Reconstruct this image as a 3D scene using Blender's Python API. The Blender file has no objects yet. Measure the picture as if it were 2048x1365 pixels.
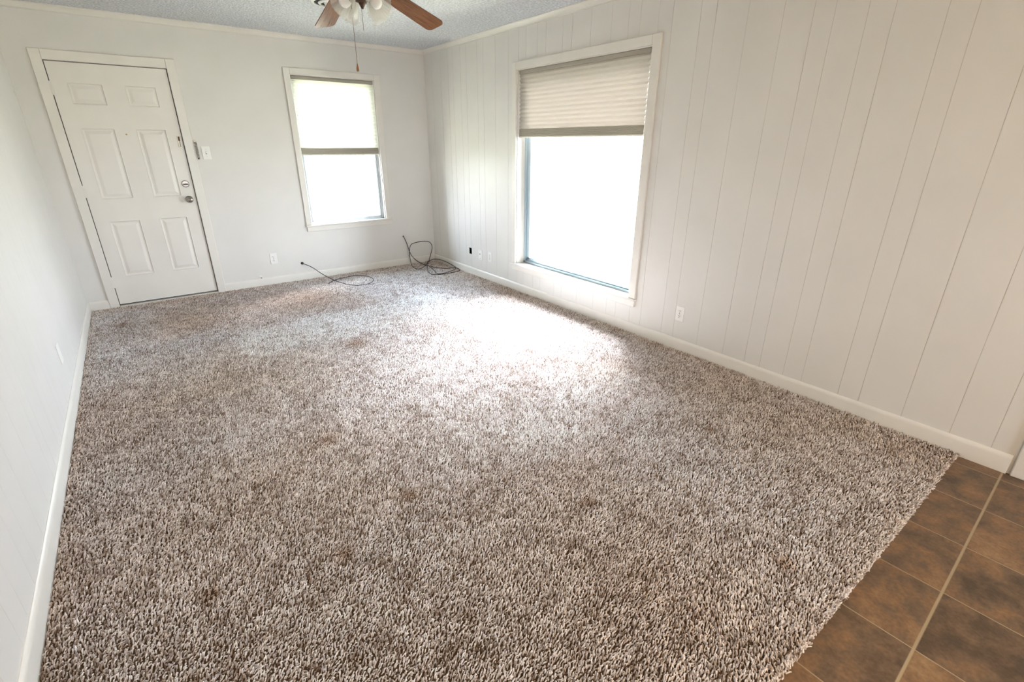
import bpy, math, random
import numpy as np
from mathutils import Vector, Matrix
random.seed(7); rng = np.random.default_rng(11)
C = bpy.context.scene.collection
SC = bpy.context.scene
R_ = math.radians

# ---------------------------------------------------------------- camera
cam_d = bpy.data.cameras.new('camera'); cam = bpy.data.objects.new('camera', cam_d); C.objects.link(cam)
SC.camera = cam
cam_d.sensor_fit = 'HORIZONTAL'; cam_d.sensor_width = 36.0; cam_d.lens = 969.02 / 2048 * 36.0
cam_d.clip_start = 0.02; cam_d.clip_end = 300
ca, sa, cb, sb = math.cos(.6485), math.sin(.6485), math.cos(-.3862), math.sin(-.3862)
fw = Vector((sa * cb, ca * cb, sb)); rt = Vector((ca, -sa, 0)); up = rt.cross(fw)
cr, sr = math.cos(.0029), math.sin(.0029)
r2 = rt * cr + up * sr; u2 = -rt * sr + up * cr
M = Matrix((r2, u2, -fw)).transposed().to_4x4(); M.translation = Vector((-3.0261, -5.6876, 1.4304))
cam.matrix_world = M

# ---------------------------------------------------------------- sky, exposure, daylight portals
SC.view_settings.view_transform = 'Standard'; SC.view_settings.look = 'None'
SC.view_settings.gamma = 1.0; SC.view_settings.use_curve_mapping = False
SC.view_settings.exposure = 1.13
SKY = 11.0
w = bpy.data.worlds.new('sky'); SC.world = w; w.use_nodes = True
nt = w.node_tree; nt.nodes.clear()
wo = nt.nodes.new('ShaderNodeOutputWorld'); bg = nt.nodes.new('ShaderNodeBackground')
tc = nt.nodes.new('ShaderNodeTexCoord'); sx = nt.nodes.new('ShaderNodeSeparateXYZ'); rp = nt.nodes.new('ShaderNodeValToRGB')
nt.links.new(tc.outputs['Generated'], sx.inputs[0]); nt.links.new(sx.outputs['Z'], rp.inputs[0])
rp.color_ramp.elements[0].position = 0.0; rp.color_ramp.elements[0].color = (0.85, 0.905, 1.0, 1)
rp.color_ramp.elements[1].position = 0.9; rp.color_ramp.elements[1].color = (0.62, 0.80, 1.0, 1)
nt.links.new(rp.outputs[0], bg.inputs[0]); bg.inputs[1].default_value = SKY
nt.links.new(bg.outputs[0], wo.inputs[0])
SC.cycles.use_denoising = True
SC.cycles.diffuse_bounces = 7; SC.cycles.max_bounces = 12; SC.cycles.transparent_max_bounces = 12
SC.cycles.sample_clamp_indirect = 8.0; SC.cycles.caustics_reflective = False; SC.cycles.caustics_refractive = False

sun_d = bpy.data.lights.new('hazy_sun', 'SUN'); sun_d.energy = 34.0; sun_d.angle = R_(50); sun_d.color = (.96, .965, 1.0)
sun = bpy.data.objects.new('hazy_sun', sun_d); C.objects.link(sun); sun.location = (6, 0, 8)
sun.rotation_euler = Vector((-.62, -.24, -.76)).to_track_quat('-Z', 'Y').to_euler()
def portal(loc, rot, sx_, sy_):
    l = bpy.data.lights.new('window_daylight_portal', 'AREA'); l.shape = 'RECTANGLE'; l.size = sx_; l.size_y = sy_
    o = bpy.data.objects.new('window_daylight_portal', l); C.objects.link(o); o.location = loc; o.rotation_euler = rot
    l.cycles.is_portal = True
portal((0.17, -2.51, 1.17), (0, R_(90), 0), 1.9, 1.6)          # big side window, faces -x
portal((-1.065, 0.17, 1.33), (R_(-90), 0, 0), 0.95, 1.6)       # end-wall window, faces -y
portal((-1.4, -8.87, 1.4), (R_(90), 0, 0), 1.3, 1.1)           # added fill window behind the camera, faces +y

# ---------------------------------------------------------------- constants of the room
W = 3.564; H = 2.415; YF = -8.7; FZ = -0.014; YC = -5.42

# ---------------------------------------------------------------- node materials
def mat(name, col=(.8, .8, .8), rough=.5, metal=0.0, spec=.5):
    m = bpy.data.materials.new(name); m.use_nodes = True
    b = m.node_tree.nodes['Principled BSDF']
    b.inputs['Base Color'].default_value = (*col, 1); b.inputs['Roughness'].default_value = rough
    b.inputs['Metallic'].default_value = metal; b.inputs['Specular IOR Level'].default_value = spec
    return m
def N(m, t, **k):
    n = m.node_tree.nodes.new(t)
    for a, b in k.items(): setattr(n, a, b)
    return n
def L(m, a, b): m.node_tree.links.new(a, b)
def PB(m): return m.node_tree.nodes['Principled BSDF']
def noisy(m, c1, c2, scale, lo=.35, hi=.65, bump=0.0, bscale=None, bdist=.002, detail=4, stretch=None):
    t = N(m, 'ShaderNodeTexCoord'); n = N(m, 'ShaderNodeTexNoise'); n.inputs['Scale'].default_value = scale; n.inputs['Detail'].default_value = detail
    src = t.outputs['Object']
    if stretch:
        mp = N(m, 'ShaderNodeMapping'); mp.inputs['Scale'].default_value = stretch; L(m, src, mp.inputs[0]); src = mp.outputs[0]
    L(m, src, n.inputs['Vector'])
    r = N(m, 'ShaderNodeValToRGB'); r.color_ramp.elements[0].position = lo; r.color_ramp.elements[1].position = hi
    r.color_ramp.elements[0].color = (*c1, 1); r.color_ramp.elements[1].color = (*c2, 1)
    L(m, n.outputs[0], r.inputs[0]); L(m, r.outputs[0], PB(m).inputs['Base Color'])
    if bump:
        n2 = N(m, 'ShaderNodeTexNoise'); n2.inputs['Scale'].default_value = bscale or scale; n2.inputs['Detail'].default_value = 3
        L(m, t.outputs['Object'], n2.inputs['Vector'])
        b = N(m, 'ShaderNodeBump'); b.inputs['Strength'].default_value = bump; b.inputs['Distance'].default_value = bdist
        L(m, n2.outputs[0], b.inputs['Height']); L(m, b.outputs[0], PB(m).inputs['Normal'])
    return m
WALLC = (.80, .785, .74)
m_wall = noisy(mat('wall_paint', rough=.42, spec=.4), (.705, .684, .652), (.73, .708, .677), 3.0, bump=.12, bscale=130, bdist=.0015)
m_groove = mat('groove_bottom', (.57, .55, .52), .8)  # darker tone for the groove bottoms
m_trim = noisy(mat('trim_paint', rough=.33), (.735, .705, .655), (.765, .735, .685), 6.0)
m_door = noisy(mat('door_paint', rough=.38), (.745, .712, .665), (.775, .742, .695), 4.0)
m_ceil = noisy(mat('popcorn_ceiling', rough=.95, spec=.1), (.54, .55, .575), (.73, .74, .765), 60.0, lo=.42, hi=.58, bump=1.0, bscale=70, bdist=.012)
m_white = mat('white_plastic', (.83, .82, .79), .35)
m_ivory = mat('almond_plastic', (.80, .76, .68), .35)
m_black = mat('black_rubber', (.014, .012, .011), .5)
m_dark = mat('dark_gap', (.05, .045, .04), .9)
m_nickel = mat('satin_nickel', (.36, .335, .31), .22, 1.0)
m_alum = noisy(mat('mill_aluminium', rough=.38, metal=.7), (.55, .60, .63), (.68, .72, .74), 12, stretch=(1, 1, .1))
m_alum2 = noisy(mat('sky_tinted_aluminium', rough=.42, metal=.35), (.36, .47, .53), (.50, .60, .66), 10, stretch=(1, 1, .1))  # shade and sky reflection put into the blue-grey colour
m_brass = mat('aged_brass', (.42, .30, .14), .4, 1.0)
m_rust = mat('tarnished_steel', (.24, .19, .14), .5, .8)
m_hub = mat('brown_metal', (.10, .055, .035), .4, .6)
m_slot = mat('slot_black', (.02, .02, .02), .9)
def glass(name, tint=(1, 1, 1), g=.12, rough=.0):
    m = bpy.data.materials.new(name); m.use_nodes = True; n = m.node_tree; n.nodes.clear()
    o = N(m, 'ShaderNodeOutputMaterial'); t = N(m, 'ShaderNodeBsdfTransparent'); t.inputs[0].default_value = (*tint, 1)
    s = N(m, 'ShaderNodeBsdfGlossy'); s.inputs['Roughness'].default_value = rough
    fr = N(m, 'ShaderNodeLayerWeight'); fr.inputs[0].default_value = g; x = N(m, 'ShaderNodeMixShader')
    L(m, fr.outputs['Fresnel'], x.inputs[0]); L(m, t.outputs[0], x.inputs[1]); L(m, s.outputs[0], x.inputs[2]); L(m, x.outputs[0], o.inputs[0])
    return m
m_glass = glass('window_glass', (.97, .985, .985), .08)
def cloth(name, col, trans, mix, rough=.8):
    m = bpy.data.materials.new(name); m.use_nodes = True; m.node_tree.nodes.clear()
    o = N(m, 'ShaderNodeOutputMaterial'); d = N(m, 'ShaderNodeBsdfDiffuse'); t = N(m, 'ShaderNodeBsdfTranslucent'); x = N(m, 'ShaderNodeMixShader')
    d.inputs[0].default_value = (*col, 1); t.inputs[0].default_value = (*trans, 1); x.inputs[0].default_value = mix
    L(m, d.outputs[0], x.inputs[1]); L(m, t.outputs[0], x.inputs[2]); L(m, x.outputs[0], o.inputs[0])
    return m
m_shade1 = cloth('lit_cream_cell_cloth', (.74, .73, .66), (.86, .86, .79), .42)
m_shade2 = cloth('dimmed_beige_cell_cloth', (.60, .565, .52), (.70, .65, .59), .20)  # dimmer daylight at the side window put into darker, less translucent cloth
m_stack = cloth('dense_pleat_cloth', (.50, .47, .40), (.5, .46, .38), .06)
m_lampglass = cloth('ribbed_frosted_glass', (.60, .56, .50), (.78, .75, .70), .5)
_n = m_lampglass.node_tree; _out = [q for q in _n.nodes if q.type == 'OUTPUT_MATERIAL'][0]; _old = _out.inputs[0].links[0].from_socket
_t = N(m_lampglass, 'ShaderNodeBsdfTransparent'); _g = N(m_lampglass, 'ShaderNodeBsdfGlossy'); _g.inputs['Roughness'].default_value = .12
_x1 = N(m_lampglass, 'ShaderNodeMixShader'); _x1.inputs[0].default_value = .5; _x2 = N(m_lampglass, 'ShaderNodeMixShader'); _x2.inputs[0].default_value = .07
L(m_lampglass, _old, _x1.inputs[1]); L(m_lampglass, _t.outputs[0], _x1.inputs[2]); L(m_lampglass, _x1.outputs[0], _x2.inputs[1]); L(m_lampglass, _g.outputs[0], _x2.inputs[2]); L(m_lampglass, _x2.outputs[0], _out.inputs[0])
m_bulb = mat('opal_bulb', (.86, .85, .84), .15)
m_wood = noisy(mat('walnut_laminate', rough=.26), (.105, .040, .016), (.215, .090, .038), 9, lo=.3, hi=.7, detail=8, stretch=(1.2, 14, 14))

# floor tiles -------------------------------------------------------
m_tile = mat('slate_look_vinyl_tile', rough=.42, spec=.45)
def tile_nodes(m):
    T = N(m, 'ShaderNodeTexCoord'); S = N(m, 'ShaderNodeSeparateXYZ'); L(m, T.outputs['Object'], S.inputs[0])
    def MA(op, a, b=None, c=None):
        n = N(m, 'ShaderNodeMath'); n.operation = op
        for i, v in enumerate((a, b, c)):
            if v is None: continue
            if isinstance(v, (int, float)): n.inputs[i].default_value = v
            else: L(m, v, n.inputs[i])
        return n.outputs[0]
    u = MA('DIVIDE', MA('ADD', S.outputs['X'], .092), .330)
    yy = MA('SUBTRACT', S.outputs['Y'], MA('MULTIPLY', MA('ADD', S.outputs['X'], .7), .0256))
    v = MA('DIVIDE', MA('ADD', yy, 5.600), .330)
    fu = MA('FRACT', MA('ADD', u, 100)); fv = MA('FRACT', MA('ADD', v, 100))
    def edge(f, wd):   # 1 on the joint
        d = MA('MINIMUM', f, MA('SUBTRACT', 1.0, f))
        mr = N(m, 'ShaderNodeMapRange'); mr.inputs['From Min'].default_value = wd * .6; mr.inputs['From Max'].default_value = wd * 1.3
        mr.inputs['To Min'].default_value = 1; mr.inputs['To Max'].default_value = 0
        L(m, d, mr.inputs['Value']); return mr.outputs[0]
    gu = edge(fu, .0062); gv = edge(fv, .0125)
    g = MA('MAXIMUM', gu, gv)
    cx = N(m, 'ShaderNodeCombineXYZ'); L(m, MA('FLOOR', MA('ADD', u, 100)), cx.inputs[0]); L(m, MA('FLOOR', MA('ADD', v, 100)), cx.inputs[1])
    wn = N(m, 'ShaderNodeTexWhiteNoise'); wn.noise_dimensions = '3D'; L(m, cx.outputs[0], wn.inputs[0])
    off = N(m, 'ShaderNodeVectorMath'); off.operation = 'MULTIPLY_ADD'; L(m, wn.outputs['Color'], off.inputs[0]); off.inputs[1].default_value = (30, 30, 30); L(m, T.outputs['Object'], off.inputs[2])
    n1 = N(m, 'ShaderNodeTexNoise'); n1.inputs['Scale'].default_value = 9; n1.inputs['Detail'].default_value = 6; n1.inputs['Roughness'].default_value = .6; n1.inputs['Distortion'].default_value = .15
    L(m, off.outputs[0], n1.inputs['Vector'])
    r = N(m, 'ShaderNodeValToRGB'); e = r.color_ramp.elements
    e[0].position = .30; e[0].color = (.080, .050, .029, 1); e[1].position = .72; e[1].color = (.29, .175, .088, 1)
    k = e.new(.46); k.color = (.155, .095, .054, 1); k = e.new(.58); k.color = (.215, .118, .056, 1)
    L(m, MA('ADD', n1.outputs[0], MA('MULTIPLY', MA('SUBTRACT', wn.outputs['Value'], .5), .24)), r.inputs[0])
    n2 = N(m, 'ShaderNodeTexNoise'); n2.inputs['Scale'].default_value = 90; n2.inputs['Detail'].default_value = 4; L(m, T.outputs['Object'], n2.inputs['Vector'])
    mx0 = N(m, 'ShaderNodeMix'); mx0.data_type = 'RGBA'; mx0.blend_type = 'OVERLAY'; mx0.inputs[0].default_value = .45
    L(m, r.outputs[0], mx0.inputs[6]); L(m, n2.outputs[0], mx0.inputs[7])
    mx = N(m, 'ShaderNodeMix'); mx.data_type = 'RGBA'; L(m, g, mx.inputs[0]); L(m, mx0.outputs[2], mx.inputs[6]); mx.inputs[7].default_value = (.37, .28, .17, 1)
    L(m, mx.outputs[2], PB(m).inputs['Base Color'])
    b = N(m, 'ShaderNodeBump'); b.inputs['Strength'].default_value = .5; b.inputs['Distance'].default_value = .002
    L(m, MA('SUBTRACT', MA('MULTIPLY', n1.outputs[0], .6), MA('MULTIPLY', g, .5)), b.inputs['Height']); L(m, b.outputs[0], PB(m).inputs['Normal'])
tile_nodes(m_tile)
m_back = mat('carpet_backing', (.10, .07, .05), 1.0, spec=0)
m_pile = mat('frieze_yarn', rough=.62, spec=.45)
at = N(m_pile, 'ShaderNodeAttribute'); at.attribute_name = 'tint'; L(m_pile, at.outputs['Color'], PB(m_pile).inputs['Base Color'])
m_grass = noisy(mat('dry_lawn', rough=1, spec=0), (.30, .30, .20), (.42, .38, .30), .7)
m_bark = noisy(mat('grey_bark', rough=1, spec=0), (.10, .09, .08), (.18, .16, .14), 12)
m_leaf = noisy(mat('tree_leaves', rough=.8, spec=.1), (.05, .09, .03), (.12, .18, .06), 4)
m_galv = mat('galvanised_pipe', (.45, .46, .47), .5, .6)
m_ext = noisy(mat('exterior_brick', rough=.95), (.30, .18, .13), (.42, .27, .2), 10)
m_shingle = mat('roof_shingle', (.12, .11, .10), .95)

# ---------------------------------------------------------------- mesh helper
class MB:
    def __init__(s): s.v = []; s.f = []; s.mi = []
    def add(s, vs, fs, mi=0):
        o = len(s.v); s.v += [tuple(v) for v in vs]; s.f += [tuple(i + o for i in f) for f in fs]; s.mi += [mi] * len(fs); return s
    def box(s, x0, x1, y0, y1, z0, z1, mi=0, c=0.0):
        if x0 > x1: x0, x1 = x1, x0
        if y0 > y1: y0, y1 = y1, y0
        if z0 > z1: z0, z1 = z1, z0
        c = min(c, (x1 - x0) * .45, (y1 - y0) * .45, (z1 - z0) * .45)
        if c <= 0:
            return s.add([(x0, y0, z0), (x1, y0, z0), (x1, y1, z0), (x0, y1, z0), (x0, y0, z1), (x1, y0, z1), (x1, y1, z1), (x0, y1, z1)],
                         [(0, 3, 2, 1), (4, 5, 6, 7), (0, 1, 5, 4), (1, 2, 6, 5), (2, 3, 7, 6), (3, 0, 4, 7)], mi)
        vs = []; idx = {}
        xs = (x0, x1); ys = (y0, y1); zs = (z0, z1)
        for i in (0, 1):
            for j in (0, 1):
                for k in (0, 1):
                    sx, sy, sz = (1, -1)[i], (1, -1)[j], (1, -1)[k]
                    for a, d in enumerate(((0, sy * c, sz * c), (sx * c, 0, sz * c), (sx * c, sy * c, 0))):
                        idx[i, j, k, a] = len(vs); vs.append((xs[i] + d[0], ys[j] + d[1], zs[k] + d[2]))
        I = lambda i, j, k, a: idx[i, j, k, a]
        fs = []
        fs += [(I(0,0,0,0), I(0,0,1,0), I(0,1,1,0), I(0,1,0,0)), (I(1,0,0,0), I(1,1,0,0), I(1,1,1,0), I(1,0,1,0)),
               (I(0,0,0,1), I(1,0,0,1), I(1,0,1,1), I(0,0,1,1)), (I(0,1,0,1), I(0,1,1,1), I(1,1,1,1), I(1,1,0,1)),
               (I(0,0,0,2), I(0,1,0,2), I(1,1,0,2), I(1,0,0,2)), (I(0,0,1,2), I(1,0,1,2), I(1,1,1,2), I(0,1,1,2))]
        for j in (0, 1):
            for k in (0, 1): fs.append((I(0,j,k,1), I(1,j,k,1), I(1,j,k,2), I(0,j,k,2)))
        for i in (0, 1):
            for k in (0, 1): fs.append((I(i,0,k,0), I(i,1,k,0), I(i,1,k,2), I(i,0,k,2)))
        for i in (0, 1):
            for j in (0, 1): fs.append((I(i,j,0,0), I(i,j,1,0), I(i,j,1,1), I(i,j,0,1)))
        for i in (0, 1):
            for j in (0, 1):
                for k in (0, 1): fs.append((I(i,j,k,0), I(i,j,k,1), I(i,j,k,2)))
        return s.add(vs, fs, mi)
    def sweep(s, prof, a, b, mi=0):
        """closed profile [(p,q)..] placed by function a(p,q) at one end and b(p,q) at the other"""
        n = len(prof); va = [a(*p) for p in prof]; vb = [b(*p) for p in prof]
        fs = [(i, (i + 1) % n, n + (i + 1) % n, n + i) for i in range(n)] + [tuple(range(n))[::-1], tuple(range(n, 2 * n))]
        return s.add(va + vb, fs, mi)
    def lathe(s, prof, seg=24, M=None, mi=0, mod=None, closed=False):
        M = M or Matrix(); vs = []; fs = []; n = len(prof)
        for i, (r, z) in enumerate(prof):
            for k in range(seg):
                t = 2 * math.pi * k / seg; rr = r * (mod(t, i / (n - 1)) if mod else 1)
                vs.append(tuple(M @ Vector((rr * math.cos(t), rr * math.sin(t), z))))
        for i in range(n - 1):
            for k in range(seg): fs.append((i * seg + k, i * seg + (k + 1) % seg, (i + 1) * seg + (k + 1) % seg, (i + 1) * seg + k))
        if closed: fs += [tuple(range(seg))[::-1], tuple(range((n - 1) * seg, n * seg))]
        return s.add(vs, fs, mi)
    def tube(s, pts, r, seg=8, mi=0, taper=None):
        pts = [Vector(p) for p in pts]; n = len(pts); vs = []; fs = []; prev = None
        for i, p in enumerate(pts):
            d = (pts[min(i + 1, n - 1)] - pts[max(i - 1, 0)]).normalized()
            a = d.orthogonal().normalized() if prev is None else (prev - d * prev.dot(d)).normalized()
            prev = a; b = d.cross(a); rr = r * (taper(i / (n - 1)) if taper else 1)
            for k in range(seg):
                t = 2 * math.pi * k / seg; vs.append(tuple(p + (a * math.cos(t) + b * math.sin(t)) * rr))
        for i in range(n - 1):
            for k in range(seg): fs.append((i * seg + k, i * seg + (k + 1) % seg, (i + 1) * seg + (k + 1) % seg, (i + 1) * seg + k))
        fs += [tuple(range(seg))[::-1], tuple(range((n - 1) * seg, n * seg))]
        return s.add(vs, fs, mi)
    def build(s, name, mats, parent=None, smooth=False, loc=None, fix=True):
        me = bpy.data.meshes.new(name)
        off = Vector(loc) if loc else Vector((0, 0, 0))
        me.from_pydata([tuple(Vector(v) - off) for v in s.v], [], s.f); me.update()
        if not isinstance(mats, (list, tuple)): mats = [mats]
        for m in mats: me.materials.append(m)
        me.polygons.foreach_set('material_index', s.mi)
        if fix:
            import bmesh
            bm = bmesh.new(); bm.from_mesh(me); bmesh.ops.recalc_face_normals(bm, faces=bm.faces); bm.to_mesh(me); bm.free()
        if smooth:
            me.polygons.foreach_set('use_smooth', [True] * len(me.polygons))
            if smooth != 'all':
                try: me.set_sharp_from_angle(angle=R_(smooth if smooth is not True else 40))
                except Exception: pass
        o = bpy.data.objects.new(name, me); C.objects.link(o); o.location = off
        if parent is not None:
            o.parent = parent; o.location = off - parent.location if not parent.parent else off - parent.location - parent.parent.location
        return o
def tag(o, label=None, cat=None, group=None, kind=None):
    if label: o['label'] = label
    if cat: o['category'] = cat
    if group: o['group'] = group
    if kind: o['kind'] = kind
    return o
def empty(name, loc):
    o = bpy.data.objects.new(name, None); C.objects.link(o); o.location = loc; o.empty_display_size = .05; return o
def spline(pts, n=10, closed=False):
    P = [Vector(p) for p in pts]; out = []
    for i in range(len(P) - 1):
        p0 = P[i - 1] if i else P[0] * 2 - P[1]; p1 = P[i]; p2 = P[i + 1]; p3 = P[i + 2] if i + 2 < len(P) else P[-1] * 2 - P[-2]
        for k in range(n):
            t = k / n
            out.append(.5 * ((2 * p1) + (p2 - p0) * t + (2 * p0 - 5 * p1 + 4 * p2 - p3) * t * t + (3 * p1 - p0 - 3 * p2 + p3) * t ** 3))
    out.append(P[-1]); return out

# ---------------------------------------------------------------- grooved walls
def panel_wall(name, axis, face, out, a0, a1, z0, z1, holes, grooves, thick=.14, gw=.0028, gd=.0012, gm=None):
    """wall whose room face lies on axis=face; out = +1/-1 is the way to the outside; a = the other horizontal axis"""
    mb = MB()
    def P(a, d, z):   # d: depth into the wall from the room face
        return (face + out * d, a, z) if axis == 0 else (a, face + out * d, z)
    cuts = {a0: 0, a1: 0}
    gs = sorted(g for g in grooves if a0 + .02 < g < a1 - .02)
    segs = []; x = a0
    for g in gs:
        segs.append((x, g - gw / 2, 0)); segs.append((g - gw / 2, g + gw / 2, 1)); x = g + gw / 2
    segs.append((x, a1, 0))
    hs = [h[0] for h in holes] + [h[1] for h in holes]
    s2 = []
    for (p, q, t) in segs:
        cs = sorted([p] + [h for h in hs if p + 1e-6 < h < q - 1e-6] + [q])
        s2 += [(cs[i], cs[i + 1], t) for i in range(len(cs) - 1)]
    prev = None
    for (p, q, t) in s2:
        zi = [(z0, z1)]
        mid = (p + q) / 2
        for h in holes:
            if h[0] < mid < h[1]:
                nz = []
                for (lo, hi) in zi:
                    if h[3] <= lo or h[2] >= hi: nz.append((lo, hi)); continue
                    if lo < h[2]: nz.append((lo, h[2]))
                    if h[3] < hi: nz.append((h[3], hi))
                zi = nz
        d = gd if t else 0
        for (lo, hi) in zi:
            mb.add([P(p, d, lo), P(q, d, lo), P(q, d, hi), P(p, d, hi)], [(0, 1, 2, 3)], 1 if t else 0)
            mb.add([P(p, thick, lo), P(q, thick, lo), P(q, thick, hi), P(p, thick, hi)], [(0, 3, 2, 1)], 2)
            if t:
                for e in (p, q): mb.add([P(e, 0, lo), P(e, gd, lo), P(e, gd, hi), P(e, 0, hi)], [(0, 1, 2, 3)], 0)
    for h in holes:
        mb.add([P(h[0], 0, h[2]), P(h[0], thick, h[2]), P(h[0], thick, h[3]), P(h[0], 0, h[3])], [(0, 1, 2, 3)])
        mb.add([P(h[1], 0, h[2]), P(h[1], thick, h[2]), P(h[1], thick, h[3]), P(h[1], 0, h[3])], [(0, 1, 2, 3)])
        mb.add([P(h[0], 0, h[2]), P(h[0], thick, h[2]), P(h[1], thick, h[2]), P(h[1], 0, h[2])], [(0, 1, 2, 3)])
        mb.add([P(h[0], 0, h[3]), P(h[0], thick, h[3]), P(h[1], thick, h[3]), P(h[1], 0, h[3])], [(0, 1, 2, 3)])
    for a in (a0, a1): mb.add([P(a, 0, z0), P(a, thick, z0), P(a, thick, z1), P(a, 0, z1)], [(0, 1, 2, 3)])
    for z in (z0, z1): mb.add([P(a0, 0, z), P(a0, thick, z), P(a1, thick, z), P(a1, 0, z)], [(0, 1, 2, 3)])
    return tag(mb.build(name, [m_wall, gm or m_groove, m_ext], fix=False), kind='structure')
offs = (0, -.105, -.309, -.514, -.672, -.775, -.927, -1.038)
gr_right = [-3.596 + 1.243 * k + o for k in range(-4, 4) for o in offs]
HOLE = (-.912, -.856, .235, .307)                       # open box hole by the corner
W2 = (-3.262, -1.765, .2705, 2.05)
D2 = (-6.55, -5.69, FZ, 2.06)
panel_wall('wall_right', 0, 0, 1, YF, 0, FZ - .1, H, [W2, D2, HOLE], gr_right)
W1 = (-1.502, -.632, .5775, 2.07)
D1 = (-3.343, -2.528, FZ, 2.036)
gr_back = [-.325 - 1.22 * k + o for k in range(-1, 4) for o in offs]
panel_wall('wall_back', 1, 0, 1, -W, 0, FZ - .1, H, [W1, D1], gr_back, gw=.0014, gd=.0004, gm=m_wall)
gr_left = [-.6 - 1.22 * k + o for k in range(-2, 8) for o in offs]
panel_wall('wall_left', 0, -W, -1, YF, 0, FZ - .1, H, [], gr_left, gw=.0014, gd=.0004, gm=m_wall)
W3 = (-2.0, -.8, .9, 1.95)
panel_wall('wall_front', 1, YF, -1, -W, 0, FZ - .1, H, [W3], [])
mb = MB().box(-W - .14, .14, YF - .14, .14, H, H + .12); tag(mb.build('ceiling', m_ceil), kind='structure')
mb = MB().box(-W - .7, .7, YF - .7, .7, H + .121, H + .22); tag(mb.build('shading_roof', m_shingle), kind='structure')  # out of view; overhang added to block light from above
mb = MB().box(-W, 0, YF, 0, FZ - .1, FZ); tag(mb.build('floor', m_tile), kind='structure')

# ---------------------------------------------------------------- baseboards, cornices
def bprof(h, t=.013):
    return [(0, 0), (t, 0), (t, h - .022), (t * .86, h - .012), (t * .55, h - .004), (t * .2, h), (0, h)]
def baseboard(name, axis, face, inn, a0, a1, h=.085, z=FZ, t=.013, cut=()):
    mb = MB(); spans = []; x = a0
    for c in cut: spans.append((x, c - .0012)); x = c + .0012
    spans.append((x, a1))
    for p, q in spans:
        f = (lambda A: (lambda d, zz: (face + inn * d, A, z + zz) if axis == 0 else (A, face + inn * d, z + zz)))
        mb.sweep(bprof(h - z, t), f(p), f(q))
    return tag(mb.build(name, m_trim, smooth=30), kind='structure')
baseboard('baseboard_right', 0, 0, -1, -5.592, -.013, .083, cut=(-2.075,))
baseboard('baseboard_back', 1, 0, -1, -2.457, 0, .083)
baseboard('baseboard_back_left', 1, 0, -1, -W + .013, -3.414, .083)
baseboard('baseboard_left', 0, -W, 1, YF, 0, .09)
baseboard('baseboard_right_rear', 0, 0, -1, YF, -6.63, .083)
baseboard('baseboard_front', 1, YF, 1, -W, 0, .083)
def cornice(name, axis, face, inn, a0, a1):
    prof = [(0, 0), (.034, 0), (.034, -.006), (.026, -.010), (.018, -.020), (.012, -.032), (.010, -.038), (.010, -.044), (0, -.046)]
    f = (lambda A: (lambda d, zz: (face + inn * d, A, H + zz) if axis == 0 else (A, face + inn * d, H + zz)))
    tag(MB().sweep(prof, f(a0), f(a1)).build(name, m_trim), kind='structure')
cornice('trim_1', 0, 0, -1, YF, 0); cornice('trim_2', 1, 0, -1, -W, 0); cornice('trim_3', 0, -W, 1, YF, 0)

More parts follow.
